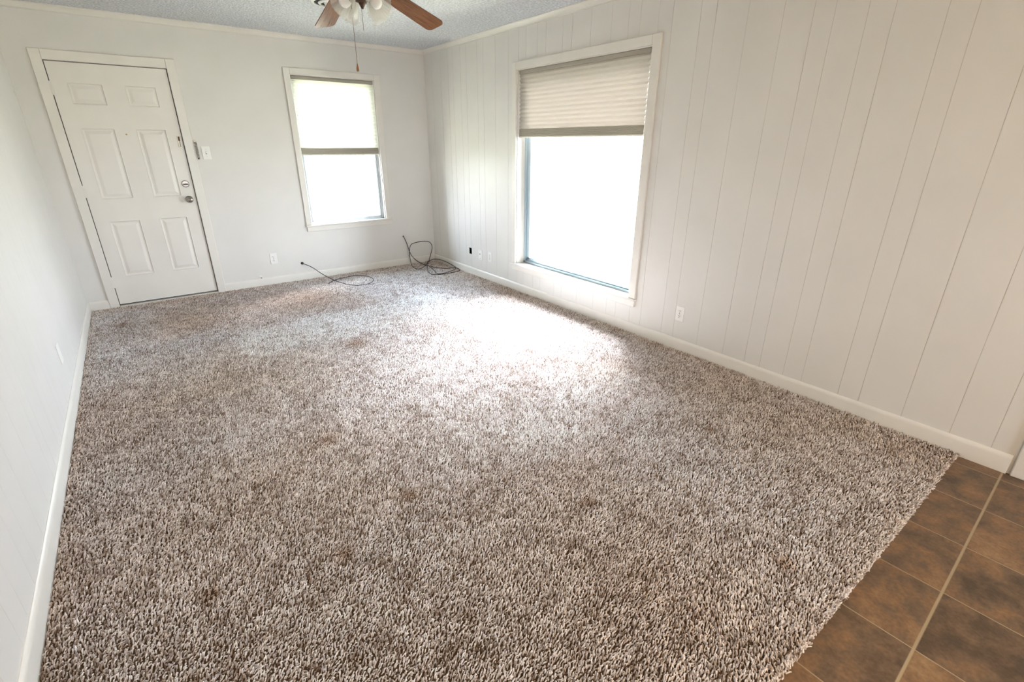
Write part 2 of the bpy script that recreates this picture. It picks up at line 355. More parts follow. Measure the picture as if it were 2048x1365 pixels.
# ---------------------------------------------------------------- window_1 (end wall)
def strip(mb, axis, face, out, a0, a1, d0, d1, z0, z1, c=.003, mi=0):
    """box: a along the wall, d measured into the wall (negative = into the room)"""
    if axis == 0: mb.box(face + out * d0, face + out * d1, a0, a1, z0, z1, mi, c)
    else: mb.box(a0, a1, face + out * d0, face + out * d1, z0, z1, mi, c)
def window(name, axis, face, out, cas, inn, stool_z, apron_z, fd, fm, split=None, fw_=.035, reveal_mat=None, stool_ext=.02, fwl=None):
    ca0, ca1, ctop = cas; i0, i1, itop = inn
    mb = MB(); t = -.020
    strip(mb, axis, face, out, ca0, i0, t, 0, stool_z, ctop); strip(mb, axis, face, out, i1, ca1, t, 0, stool_z, ctop)
    strip(mb, axis, face, out, i0, i1, t, 0, itop, ctop)
    root = mb.build(name, m_trim); tag(root, kind='structure')
    mb = MB()
    for a, b in ((i0 - .001, i0 + .007), (i1 - .007, i1 + .001)): strip(mb, axis, face, out, a, b, .0, .137, stool_z, itop, 0)
    strip(mb, axis, face, out, i0, i1, 0, .137, itop - .006, itop + .001, 0)
    mb.build('window_jamb', reveal_mat or m_trim, root)
    mb = MB(); strip(mb, axis, face, out, ca0 - stool_ext * .4, ca1 + stool_ext * .4, -.034, 0, stool_z - .019, stool_z, .004)
    strip(mb, axis, face, out, i0, i1, 0, .137, stool_z - .019, stool_z, 0)
    mb.build('window_sill', m_trim, root)
    mb = MB(); strip(mb, axis, face, out, ca0 + .004, ca1 - .004, -.017, 0, apron_z, stool_z - .0195, .003)
    mb.build('window_apron', m_trim, root)
    # metal frame with stepped sight lines
    mb = MB(); d0 = fd; a, b = i0 + .007, i1 - .007; zb, zt = stool_z, itop - .006
    L1, R1 = fwl or (fw_, fw_)
    for k, (off0, off1, dd) in enumerate(((0, .35, -.012), (.35, .62, 0), (.62, 1.0, -.006))):
        for side in (0, 1):
            ww = (L1, R1)[side]
            p, q = (a + ww * off0, a + ww * off1) if side == 0 else (b - ww * off1, b - ww * off0)
            strip(mb, axis, face, out, p, q, d0 + dd, .135, zb + fw_ * off0, zt - fw_ * off0, .0015)
        strip(mb, axis, face, out, a + L1 * off0, b - R1 * off0, d0 + dd, .135, zb + fw_ * off0, zb + fw_ * off1, .0015)
        strip(mb, axis, face, out, a + L1 * off0, b - R1 * off0, d0 + dd, .135, zt - fw_ * off1, zt - fw_ * off0, .0015)
    fr = mb.build('window_frame', fm, root)
    if split:
        mb = MB(); strip(mb, axis, face, out, a + L1, b - R1, d0 - .004, .13, split - .018, split + .018, .002); mb.build('meeting_rail', fm, root)
    mb = MB(); strip(mb, axis, face, out, a + L1 * .9, b - R1 * .9, .118, .122, zb + fw_ * .9, zt - fw_ * .9, 0); mb.build('glass_pane', m_glass, root)
    return root
window('window_1', 1, 0, 1, (-1.562, -.567, 2.128), (-1.502, -.632, 2.07), .597, .525, .062, m_alum, split=1.335, fw_=.036)
window('window_2', 0, 0, 1, (-3.331, -1.706, 2.112), (-3.262, -1.765, 2.05), .290, .220, .100, m_alum2, fw_=.062, fwl=(.05, .085))
window('fill_window', 1, YF, -1, (-2.06, -.74, 2.01), (-2.0, -.8, 1.95), .90, .83, .07, m_alum)  # unseen window, added to bring fill daylight from behind

# ---------------------------------------------------------------- cellular shades
def shade(axis, out, a0, a1, d, ztop, zbot, stack, cloth_m, label, pitch=.035, amp=.0125, flip=1):
    cx_ = (a0 + a1) / 2
    def P(a, dd, z): return (out * dd, a, z) if axis == 0 else (a, out * dd, z)
    root = empty('cellular_shade', P(cx_, d, zbot)); tag(root, label, 'window shade', None)
    mb = MB(); strip(mb, axis, 0, out, a0, a1, d - .018, d + .018, ztop - .032, ztop, .004); mb.build('head_rail', m_rail, root)
    z1 = ztop - .030; z0 = zbot + .014 + stack; n = max(2, int(round((z1 - z0) / pitch))); p = (z1 - z0) / n
    mb = MB()
    NX = 24
    for layer in (-1, 1):
        rows = []
        for i in range(2 * n + 1):
            z = z1 - i * p / 2; dd = d + layer * (.0015 + (amp if i % 2 else 0))
            row = []
            for k in range(NX + 1):
                a = a0 + .004 + (a1 - a0 - .008) * k / NX
                wob = .0003 * math.sin(k * .37 + i * .21)
                row.append(P(a, dd + wob, z + (.0006 * math.sin(k * .5 + i * .13) if i % 2 else 0)))
            rows.append(row)
        vs = [v for r in rows for v in r]
        mb.add(vs, [(i * (NX + 1) + k, i * (NX + 1) + k + 1, (i + 1) * (NX + 1) + k + 1, (i + 1) * (NX + 1) + k) for i in range(2 * n) for k in range(NX)])
    mb.build('pleated_fabric', cloth_m, root)
    mb = MB(); m_ = int(stack / .0035)
    prof = []
    for i in range(m_ + 1):
        z = zbot + .014 + stack * i / m_; prof.append((d - (.0095 if i % 2 else .0135), z))
    prof += [(d + .012, zbot + .014 + stack), (d + .012, zbot + .014)]
    mb.sweep(prof, lambda q, z: P(a0 + .002, q, z), lambda q, z: P(a1 - .002, q, z)); mb.build('pleat_stack', m_stack, root)
    mb = MB(); strip(mb, axis, 0, out, a0, a1, d - .015, d + .015, zbot, zbot + .0135, .004); mb.build('bottom_rail', m_rail2, root)
    return root
m_rail = mat('shade_head_rail', (.36, .33, .28), .5)
m_rail2 = mat('shade_bottom_rail', (.74, .70, .62), .4)
shade(1, 1, -1.488, -.640, .024, 2.062, 1.312, .060, m_shade1, 'cream pleated shade pulled halfway down the smaller window right of the door')
shade(0, 1, -3.232, -1.774, .030, 2.044, 1.487, .060, m_shade2, 'wide beige pleated shade covering the top third of the large window')

# ---------------------------------------------------------------- door_1
def lerp(a, b, t): return a + (b - a) * t
def panelled_slab(x0, x1, z0, z1, y, th, panels):
    """front face at y (facing -y) with moulded raised panels"""
    mb = MB(); xs = sorted({x0, x1, *[p[0] for p in panels], *[p[1] for p in panels]}); zs = sorted({z0, z1, *[p[2] for p in panels], *[p[3] for p in panels]})
    for i in range(len(xs) - 1):
        for k in range(len(zs) - 1):
            a, b, c, d = xs[i], xs[i + 1], zs[k], zs[k + 1]
            if any(p[0] <= a and b <= p[1] and p[2] <= c and d <= p[3] for p in panels): continue
            mb.add([(a, y, c), (b, y, c), (b, y, d), (a, y, d)], [(0, 1, 2, 3)])
    for (a, b, c, d) in panels:
        rings = [(0, 0), (.004, -.0015), (.010, .0075), (.020, .0085), (.042, .0015), (.046, .0012)]
        vs = []
        for ins, dep in rings: vs += [(a + ins, y + dep, c + ins), (b - ins, y + dep, c + ins), (b - ins, y + dep, d - ins), (a + ins, y + dep, d - ins)]
        fs = []
        for i in range(len(rings) - 1):
            for k in range(4): fs.append((i * 4 + k, i * 4 + (k + 1) % 4, (i + 1) * 4 + (k + 1) % 4, (i + 1) * 4 + k))
        n = (len(rings) - 1) * 4; fs.append((n, n + 1, n + 2, n + 3)); mb.add(vs, fs)
    Y = y + th
    mb.add([(x0, Y, z0), (x1, Y, z0), (x1, Y, z1), (x0, Y, z1)], [(3, 2, 1, 0)])
    for (a, b, c, d) in ((x0, z0, x1, z0), (x0, z1, x1, z1), (x0, z0, x0, z1), (x1, z0, x1, z1)):
        mb.add([(a, y, b), (c, y, d), (c, Y, d), (a, Y, b)], [(0, 1, 2, 3)])
    return mb
PL = []
for (a, b) in ((-3.236, -3.008), (-2.862, -2.640)):
    PL += [(a, b, 1.722, 1.884), (a, b, .968, 1.545), (a, b, .276, .778)]
dx0, dx1, dz0, dz1 = -3.3375, -2.5335, .024, 2.0305
mb = panelled_slab(dx0, dx1, dz0, dz1, .004, .04, PL)
door = mb.build('door_1', m_door, fix=False); tag(door, kind='structure')
mb = MB()
mb.box(-3.414, -3.3425, -.017, 0, FZ, 2.111, 0, .004); mb.box(-2.5285, -2.457, -.017, 0, FZ, 2.111, 0, .004); mb.box(-3.3425, -2.5285, -.017, 0, 2.036, 2.111, 0, .004)
mb.build('door_casing', m_trim, door)
mb = MB()
mb.box(-3.343, -3.3425, .001, .139, FZ, 2.036, 0); mb.box(-2.5285, -2.528, .001, .139, FZ, 2.036, 0)
mb.box(-3.343, -2.528, .046, .139, FZ, 2.036, 0)
mb.build('door_stop', m_dark, door)
MB().box(-3.343, -2.528, -.016, .045, FZ, .010, 0, .003).build('threshold', m_trim, door)
for z in (1.837, 1.040, .236):
    mb = MB().box(-3.352, -3.328, -.006, .004, z - .047, z + .047, 0, .002)
    mb.lathe([(.0052, -.05), (.0062, -.046), (.0062, .046), (.0052, .05)], 10, Matrix.Translation((-3.3405, -.008, z)), closed=True)
    mb.build('hinge', m_door, door, smooth=40)
RX = Matrix.Rotation(R_(90), 4, 'X')     # lathe axis -> -y
mb = MB().lathe([(.0, 0), (.032, 0), (.032, .004), (.026, .009), (.012, .012), (.011, .030), (.016, .036), (.0255, .044), (.0275, .054), (.025, .064), (.016, .070), (.0, .0715)], 28, Matrix.Translation((-2.589, .004, .933)) @ RX)
kn = mb.build('door_knob', m_nickel, door, smooth=50)
mb = MB().lathe([(.0, 0), (.031, 0), (.031, .005), (.029, .009), (.027, .010), (.0255, .007), (0, .007)], 28, Matrix.Translation((-2.591, .004, 1.074)) @ RX)
db = mb.build('deadbolt', m_nickel, door, smooth=50)
mb = MB().box(-2.611, -2.571, -.017, -.003, 1.066, 1.076, 0, .003); mb.build('thumb_turn', m_hub, db)
MB().lathe([(0, 0), (.0065, 0), (.0065, .003), (.004, .004), (0, .004)], 12, Matrix.Translation((-2.938, .004, 1.500)) @ RX).build('peephole', m_brass, door)
mb = MB().box(-2.573, -2.545, -.001, .004, 1.392, 1.492, 0, .0015).box(-2.572, -2.567, -.007, 0, 1.394, 1.49, 0, .001).box(-2.551, -2.546, -.007, 0, 1.394, 1.49, 0, .001)
tr = mb.build('chain_track', m_ivory, door, )
MB().box(-2.561, -2.557, -.0026, -.001, 1.400, 1.470).box(-2.566, -2.552, -.0026, -.001, 1.450, 1.486).build('track_slot', m_hub, tr)

# door_2 : opening at the right edge of the frame
mb = MB()
c0 = -5.606
mb.box(-.019, 0, -5.69, c0, FZ, 2.13, 0, .004); mb.box(-.019, 0, -6.62, -6.55, FZ, 2.13, 0, .004); mb.box(-.019, 0, -6.55, -5.69, 2.06, 2.13, 0, .004)
d2 = mb.build('door_2', m_trim); tag(d2, kind='structure')
MB().box(.03, .07, -6.545, -5.695, FZ + .01, 2.055, 0, .003).build('door_slab', m_door, d2)
MB().box(.085, .137, -6.55, -5.69, FZ, 2.06).build('door_stop', m_trim, d2)

# ---------------------------------------------------------------- carpet
class VN:   # 2-D value noise
    def __init__(s, seed): s.g = np.random.default_rng(seed).random((256, 256))
    def __call__(s, x, y):
        xi = np.floor(x).astype(int); yi = np.floor(y).astype(int); fx = x - xi; fy = y - yi
        fx = fx * fx * (3 - 2 * fx); fy = fy * fy * (3 - 2 * fy); g = s.g
        a = g[xi & 255, yi & 255]; b = g[(xi + 1) & 255, yi & 255]; c = g[xi & 255, (yi + 1) & 255]; d = g[(xi + 1) & 255, (yi + 1) & 255]
        return (a * (1 - fx) + b * fx) * (1 - fy) + (c * (1 - fx) + d * fx) * fy
def fbm(vn, x, y, o=3):
    t = 0; a = .5; n = 0
    for i in range(o): t = t + a * vn(x * 2 ** i + 17.3 * i, y * 2 ** i + 9.1 * i); n += a; a *= .5
    return t / n
v1, v2, v3, v4 = VN(1), VN(2), VN(3), VN(4)
def box_mask(x, y, x0, x1, y0, y1, s=.05):
    sm = lambda t: np.clip(t, 0, 1)
    j = (fbm(v4, x * 4, y * 4) - .5) * .12
    return sm((x - x0 + j) / s + .5) * sm((x1 - x + j) / s + .5) * sm((y - y0 + j) / s + .5) * sm((y1 - y + j) / s + .5)
x0c, x1c, y0c, y1c = -W + .013, -.013, YC, -.013
carpet_mb = MB().box(x0c, x1c, YC + .012, y1c, FZ + .0004, -.0075, 0, 0)
carpet = carpet_mb.build('carpet', m_back); tag(carpet, 'worn beige brown shag carpet covering the room up to the brown tiles', 'carpet', None, 'stuff')
def pile():
    sp = .0073
    nx = int((x1c - x0c) / sp); ny = int((y1c - y0c) / sp)
    gx, gy = np.meshgrid(np.arange(nx), np.arange(ny), indexing='ij')
    gx = gx.ravel(); gy = gy.ravel()
    bx = x0c + (gx + .5 + (rng.random(gx.size) - .5) * .95) * sp; by = y0c + (gy + .5 + (rng.random(gx.size) - .5) * .95) * sp
    # fringe row on the cut edge
    fx = rng.uniform(x0c, x1c, 2200); fy = YC + .004 + rng.random(2200) * .014
    bx = np.concatenate([bx, fx]); by = np.concatenate([by, fy]); n = bx.size
    edge = np.clip((YC + .03 - by) / .03, 0, 1)
    low = fbm(v1, bx * 1.3 + 5, by * 1.3 + 8); mid = fbm(v2, bx * 5 + 3, by * 5 + 40); fine = fbm(v3, bx * 22 + 3, by * 22 + 60, 2)
    ang = R_(5) + (low - .5) * 2.2 + (mid - .5) * 1.0 + rng.normal(0, .60, n)
    ln = rng.uniform(.006, .0125, n) * (1 + .3 * (mid - .5))
    lean = np.clip(.95 + .5 * (fine - .5) + rng.normal(0, .35, n), .1, 1.5)
    dx = np.cos(ang) * np.sin(lean); dy = np.sin(ang) * np.sin(lean) - edge * .25; dz = np.cos(lean) + .18
    h = .0130 * (.45 + .85 * rng.random(n)) * (1 - .25 * edge)
    K = 5; t = np.linspace(0, 1, K)
    pos = np.zeros((n, K, 3), np.float32)
    curl = rng.uniform(0, 6.28, n); cr_ = rng.uniform(.0004, .0014, n)
    for k in range(K):
        s = t[k]
        pos[:, k, 0] = bx + dx * ln * s * (.4 + .6 * s) + np.cos(curl + s * 4.2) * cr_ * s
        pos[:, k, 1] = by + dy * ln * s * (.4 + .6 * s) + np.sin(curl + s * 4.2) * cr_ * s
        pos[:, k, 2] = -.0085 + h * np.minimum(s * 1.5, 1.0 + .15 * s) * (.55 + .45 * np.clip(dz, 0, 1.1))
    pos[:, :, 0] = np.clip(pos[:, :, 0], x0c - .001, x1c + .001); pos[:, :, 1] = np.minimum(pos[:, :, 1], y1c + .001)
    rad = np.zeros((n, K), np.float32); r0 = rng.uniform(.0014, .0022, n)
    for k, q in enumerate((.8, 1.0, 1.08, 1.05, .70)): rad[:, k] = r0 * q
    # colour: yarn tone x soil / clean patches
    base = np.array([.92, .895, .92]); darkc = np.array([.25, .18, .135])
    tone = np.clip(rng.normal(.66, .37, n) + (fine - .5) * .6, 0, 1.1)[:, None]
    col = darkc + (base - darkc) * tone
    pale = np.maximum.reduce([box_mask(bx, by, -2.62, -.72, -2.02, -1.38, .10) * .9, box_mask(bx, by, -1.08, -.66, -3.08, -1.45, .05),
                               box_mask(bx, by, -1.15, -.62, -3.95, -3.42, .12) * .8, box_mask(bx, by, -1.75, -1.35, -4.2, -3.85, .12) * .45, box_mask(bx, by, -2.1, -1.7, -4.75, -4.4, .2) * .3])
    dirt = np.clip((fbm(v2, bx * 1.1 + 30, by * 1.1 + 11) - .50) * 3.0, 0, 1)[:, None]
    col = col * (1 - .20 * dirt * np.array([.7, 1.0, 1.25]))
    dim_area = np.clip((bx + 1.15) / .9, 0, 1) * np.clip((-3.3 - by) / 1.0, 0, 1)  # dim warm light towards the right wall, painted into the yarn tint
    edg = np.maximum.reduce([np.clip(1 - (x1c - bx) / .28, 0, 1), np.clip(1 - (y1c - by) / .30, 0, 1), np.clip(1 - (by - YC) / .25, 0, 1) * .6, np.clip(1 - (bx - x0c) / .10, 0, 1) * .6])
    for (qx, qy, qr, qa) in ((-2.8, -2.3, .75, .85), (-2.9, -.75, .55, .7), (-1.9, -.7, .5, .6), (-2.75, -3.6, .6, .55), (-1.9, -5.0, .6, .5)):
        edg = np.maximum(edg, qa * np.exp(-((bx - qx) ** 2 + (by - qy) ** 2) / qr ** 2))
    soil_dim = np.clip(np.maximum(dim_area * .9, edg) * (.6 + .8 * mid), 0, 1)[:, None]  # dirt at edges and in blotches, joined with the painted dim area
    col = col * (1 - soil_dim * np.array([.13, .21, .31]))
    col = col * (1 + pale[:, None] * np.array([.24, .30, .34]))  # paler rectangles lift the yarn tint
    spots = np.zeros(n)
    for (sx_, sy_, sr_) in ((-2.687, -4.204, .035), (-.811, -4.542, .030), (-1.414, -5.226, .04), (-3.118, -4.104, .03), (-2.5, -3.4, .05), (-1.9, -2.2, .08), (-3.33, -.62, .05), (-2.35, -4.05, .04), (-1.75, -4.55, .035)):
        spots = np.maximum(spots, np.exp(-((bx - sx_) ** 2 + (by - sy_) ** 2) / sr_ ** 2))
    col = col * (1 - .48 * spots[:, None] * np.array([.75, 1, 1.2]))
    # seams and footmarks: thin dark lines
    def line(ax, ay, bx_, by_, wd):
        d = np.array([bx_ - ax, by_ - ay]); l2 = d @ d; tt = np.clip(((bx - ax) * d[0] + (by - ay) * d[1]) / l2, 0, 1)
        return np.exp(-((bx - ax - tt * d[0]) ** 2 + (by - ay - tt * d[1]) ** 2) / wd ** 2)
    ln_ = np.maximum(line(-2.62, -1.40, -.9, -1.36, .012), line(-.98, -1.9, -.95, -3.0, .010))
    pos[:, :, 2] -= (ln_ * .004 + spots * .003)[:, None]
    col = np.clip(col, .02, .95)
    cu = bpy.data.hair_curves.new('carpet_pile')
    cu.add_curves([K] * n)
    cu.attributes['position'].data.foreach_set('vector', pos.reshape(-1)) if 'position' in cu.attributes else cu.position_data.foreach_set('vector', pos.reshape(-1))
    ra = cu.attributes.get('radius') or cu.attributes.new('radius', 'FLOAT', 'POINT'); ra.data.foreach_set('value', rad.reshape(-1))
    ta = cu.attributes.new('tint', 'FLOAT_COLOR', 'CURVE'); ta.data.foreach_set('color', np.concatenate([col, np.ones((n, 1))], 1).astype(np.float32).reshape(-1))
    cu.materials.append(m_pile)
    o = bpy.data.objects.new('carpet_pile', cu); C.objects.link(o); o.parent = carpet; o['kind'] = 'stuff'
    print('pile strands', n)
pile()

# ---------------------------------------------------------------- wall plates
def plate(axis, face, inn, a, z, kind, name, label, cat, group=None, w_=.070, h_=.115, mt=None):
    mt = mt or m_white
    def B(mb, a0, a1, d0, d1, z0, z1, c=.001, mi=0):
        if axis == 0: return mb.box(face + inn * d0, face + inn * d1, a + a0, a + a1, z + z0, z + z1, mi, c)
        return mb.box(a + a0, a + a1, face + inn * d0, face + inn * d1, z + z0, z + z1, mi, c)
    loc = (face, a, z) if axis == 0 else (a, face, z)
    root = empty(name, loc); tag(root, label, cat, group)
    B(MB(), -w_ / 2, w_ / 2, 0, .0062, -h_ / 2, h_ / 2, .003).build('cover_plate', mt, root)
    if kind == 'outlet':
        for s in (1, -1):
            zc = s * .0195; mb = MB(); B(mb, -.0165, .0165, .006, .0082, zc - .0135, zc + .0135, .0035); r = mb.build('receptacle', mt, root)
            mb = MB(); B(mb, -.0075, -.0045, .0078, .0085, zc - .001, zc + .0085, 0); B(mb, .0045, .0075, .0078, .0085, zc, zc + .0075, 0); B(mb, -.0022, .0022, .0078, .0085, zc - .0095, zc - .0050, 0)
            mb.build('socket_slots', m_slot, r)
        mb = MB(); B(mb, -.003, .003, .006, .0075, -.003, .003, .001); mb.build('screw', m_nickel, root)
    if kind == 'switch':
        mb = MB(); B(mb, -.006, .006, .006, .0072, -.012, .012, .001); mb.build('toggle_frame', m_dark2, root)
        mb = MB(); B(mb, -.0045, .0045, .007, .019, -.001, .009, .0015); mb.build('toggle', mt, root)
        for s in (1, -1):
            mb = MB(); B(mb, -.003, .003, .006, .0072, s * .030 - .003, s * .030 + .003, .001); mb.build('screw', m_nickel, root)
    if kind == 'jack':
        mb = MB(); B(mb, -.006, .006, .006, .011, .001, .013, .002); mb.build('cable_jack', m_rust, root)
        for s in (1, -1):
            mb = MB(); B(mb, -.003, .003, .006, .0072, s * .042 - .003, s * .042 + .003, .001); mb.build('screw', m_nickel, root)
    return root
m_dark2 = mat('switch_slot_grey', (.38, .36, .33), .6)
plate(0, 0, -1, -3.741, .277, 'outlet', 'power_outlet', 'white duplex outlet low on the right wall, alone to the right of the large window', 'outlet')
plate(0, 0, -1, -1.291, .267, 'outlet', 'power_outlet', 'white duplex outlet between the cable jack plate and the large window', 'outlet')
plate(0, 0, -1, -1.096, .262, 'jack', 'cable_jack_plate', 'white cable jack plate between the dark wall hole and an outlet', 'wall plate')
plate(1, 0, -1, -1.952, .277, 'outlet', 'power_outlet', 'white duplex outlet low on the door wall, left of the first black cable', 'outlet')
plate(1, 0, -1, -2.366, 1.345, 'switch', 'light_switch', 'white toggle light switch beside the front door casing', 'light switch')
plate(0, -W, 1, -2.07, .305, 'blank', 'blank_plate', 'white wall plate low on the left wall near the front door', 'wall plate', mt=m_white)
# open box behind the hole in the wall
mb = MB()
mb.box(.006, .060, HOLE[0] - .012, HOLE[0], HOLE[2] - .012, HOLE[3] + .012); mb.box(.006, .060, HOLE[1], HOLE[1] + .012, HOLE[2] - .012, HOLE[3] + .012)
mb.box(.006, .060, HOLE[0], HOLE[1], HOLE[3], HOLE[3] + .012); mb.box(.006, .060, HOLE[0], HOLE[1], HOLE[2] - .012, HOLE[2]); mb.box(.060, .066, HOLE[0] - .012, HOLE[1] + .012, HOLE[2] - .012, HOLE[3] + .012)
tag(mb.build('junction_box', m_dark), 'dark open electrical box hole cut in the right wall near the corner', 'electrical box')
# small cord tidy stop on the end wall
mb = MB().lathe([(0, 0), (.013, 0), (.013, .003), (.006, .005), (.006, .040), (.009, .041), (.009, .052), (.006, .055), (0, .055)], 14, Matrix.Translation((-2.112, -.0, .100)) @ RX)
ds = mb.build('door_stop_bumper', m_white, smooth=40); tag(ds, 'small white door stop peg just above the baseboard right of the front door', 'door stop')
MB().lathe([(0, .0551), (.0062, .0551), (.0062, .058), (0, .059)], 12, Matrix.Translation((-2.112, 0, .100)) @ RX).build('tip', m_rust, ds)

# ---------------------------------------------------------------- hanging door chain on the casing
dc = empty('door_chain', (-2.440, -.012, 1.37)); tag(dc, 'tarnished security chain bunched on the door casing beside the light switch', 'door chain')
MB().box(-2.452, -2.427, -.021, -.001, 1.425, 1.458, 0, .003).build('mounting_plate', m_ivory, dc)
mb = MB()
pts = [(-2.439 + .0105 * math.cos(t), -.029 + .006 * math.sin(t), 1.440 - t / (2 * math.pi) * .0105) for t in np.linspace(0, 2 * math.pi * 13.4, 220)]
mb.tube(pts, .0019, 6); mb.build('chain_links', m_rust, dc, smooth=True)
MB().lathe([(0, -.006), (.006, -.006), (.008, 0), (.006, .006), (0, .006)], 12, Matrix.Translation((-2.439, -.030, 1.296))).build('chain_end', m_hub, dc, smooth=40)

# ---------------------------------------------------------------- black cables
f_, cx_, cy_, cz_ = 969.02, -3.0261, -5.6876, 1.4304
def at(x, y, ax, v):
    """world point of a surveyed position on the plane axis=v (used for tracing the cables)"""
    d = fw + r2 * ((x - 1024) / f_) + u2 * ((682.5 - y) / f_); c = Vector((cx_, cy_, cz_)); t = (v - c[ax]) / d[ax]; return c + d * t
def settle(pts):
    return [p if i < 12 else Vector((min(p.x, -.018), min(p.y, -.018), max(p.z, .0115))) for i, p in enumerate(pts)]
m_cable = mat('black_coax_jacket', (.018, .013, .010), .45)
A = [(-1.668, .004, .188), (-1.668, -.012, .188)]
A = [Vector(a) for a in A] + [at(622.7, 534.3, 1, -.05), at(647.4, 550, 1, -.075), at(669.8, 561.3, 2, 0.015), at(692.3, 568.5, 2, 0.014), at(714.8, 571, 2, 0.014), at(737.2, 567.6, 2, 0.014), at(747.5, 560.2, 2, 0.014), at(737, 553.4, 2, 0.014), at(714.8, 551.2, 2, 0.015), at(692.3, 554.6, 2, 0.018), at(669.8, 560.6, 2, 0.020), at(656.4, 568, 2, 0.013)]
ca_ = MB().tube(settle(spline(A, 10)), .0038, 8).build('coax_cable', m_cable, smooth=True); tag(ca_, 'black coax cable from the wall right of the outlet, one loop on the carpet', 'cable')
MB().lathe([(0, 0), (.0155, 0), (.0155, .004), (.010, .008), (.006, .009), (0, .009)], 18, Matrix.Translation((-1.668, .0, .188)) @ RX).build('wall_grommet', m_black, ca_, smooth=40)
b0 = at(806.4, 473, 1, 0)
Bp = [b0 + Vector((0, .004, 0)), b0 + Vector((0, -.010, -.004)), at(813.6, 487.2, 1, -.02), at(818.1, 500.6, 1, -.03), at(823.7, 511.9, 1, -.045), at(833.8, 522, 1, -.06), at(849.6, 529.9, 2, 0.025), at(859, 533, 2, 0.021), at(868, 541, 2, 0.017), at(876.5, 548, 2, 0.015),
      at(894.5, 545, 2, 0.015), at(911.5, 537, 2, 0.015), at(901.2, 528.7, 0, -.030), at(883.3, 520.4, 0, -.05), at(869.8, 518.4, 1, -.04), at(860, 521.5, 1, -.075), at(855.5, 527, 1, -.08), at(849.6, 532.6, 2, 0.019), at(838.3, 538.2, 2, 0.015), at(827.1, 535.5, 2, 0.021), at(822.0, 525.4, 1, -.065),
      at(819.2, 507.4, 1, -.045), at(821.5, 490.5, 1, -.035), at(833.8, 485, 1, -.03), at(849.6, 482.7, 1, -.03), at(859.7, 485, 1, -.03), at(864.2, 494, 1, -.03), at(861.9, 507.4, 1, -.035), at(858.2, 520.5, 1, -.05), at(855.0, 530, 2, 0.031), at(854.5, 536.6, 2, 0.021), at(857.4, 544.4, 2, 0.015), at(865.3, 549.4, 2, 0.014),
      at(878.8, 549.3, 2, 0.014), at(900, 546.3, 2, 0.019), at(919.5, 541.2, 2, 0.017), at(911, 536.0, 2, 0.023), at(892, 537.2, 2, 0.019), at(870, 535.2, 2, 0.019), at(860, 531.6, 2, 0.027)]
cb_ = MB().tube(settle(spline(Bp, 10)), .0040, 8).build('coax_cable', m_cable, smooth=True); tag(cb_, 'tangled black coax cable with several loops in the far corner of the room', 'cable')
MB().lathe([(0, 0), (.009, 0), (.009, .003), (.005, .007), (0, .007)], 16, Matrix.Translation(b0) @ RX).build('wall_grommet', m_black, cb_, smooth=40)

# ---------------------------------------------------------------- ceiling air diffuser
dv = Vector((-1.475, -1.42, H))
mb = MB(); T_ = Matrix.Translation(dv)
for (r0_, r1_, z0_, z1_) in ((.165, .150, -.001, -.010), (.118, .104, -.006, -.020), (.076, .062, -.008, -.024), (.034, .0, -.010, -.026)):
    mb.lathe([(r0_, z0_), (r0_ + .004, z0_ - .004), (r1_ + .006, z1_), (r1_, z1_), (r1_ - .0 if r1_ else 0, z1_ + .003), (max(r0_ - .006, 0), z0_)], 40, T_)
vt = mb.build('ceiling_air_vent', m_white, smooth=40); tag(vt, 'round white ceiling air vent with dark rings beside the fan blade', 'air vent')
MB().lathe([(0, -.0008), (.150, -.0008), (.150, -.0030), (0, -.0030)], 40, T_).build('duct_opening', m_slot, vt)

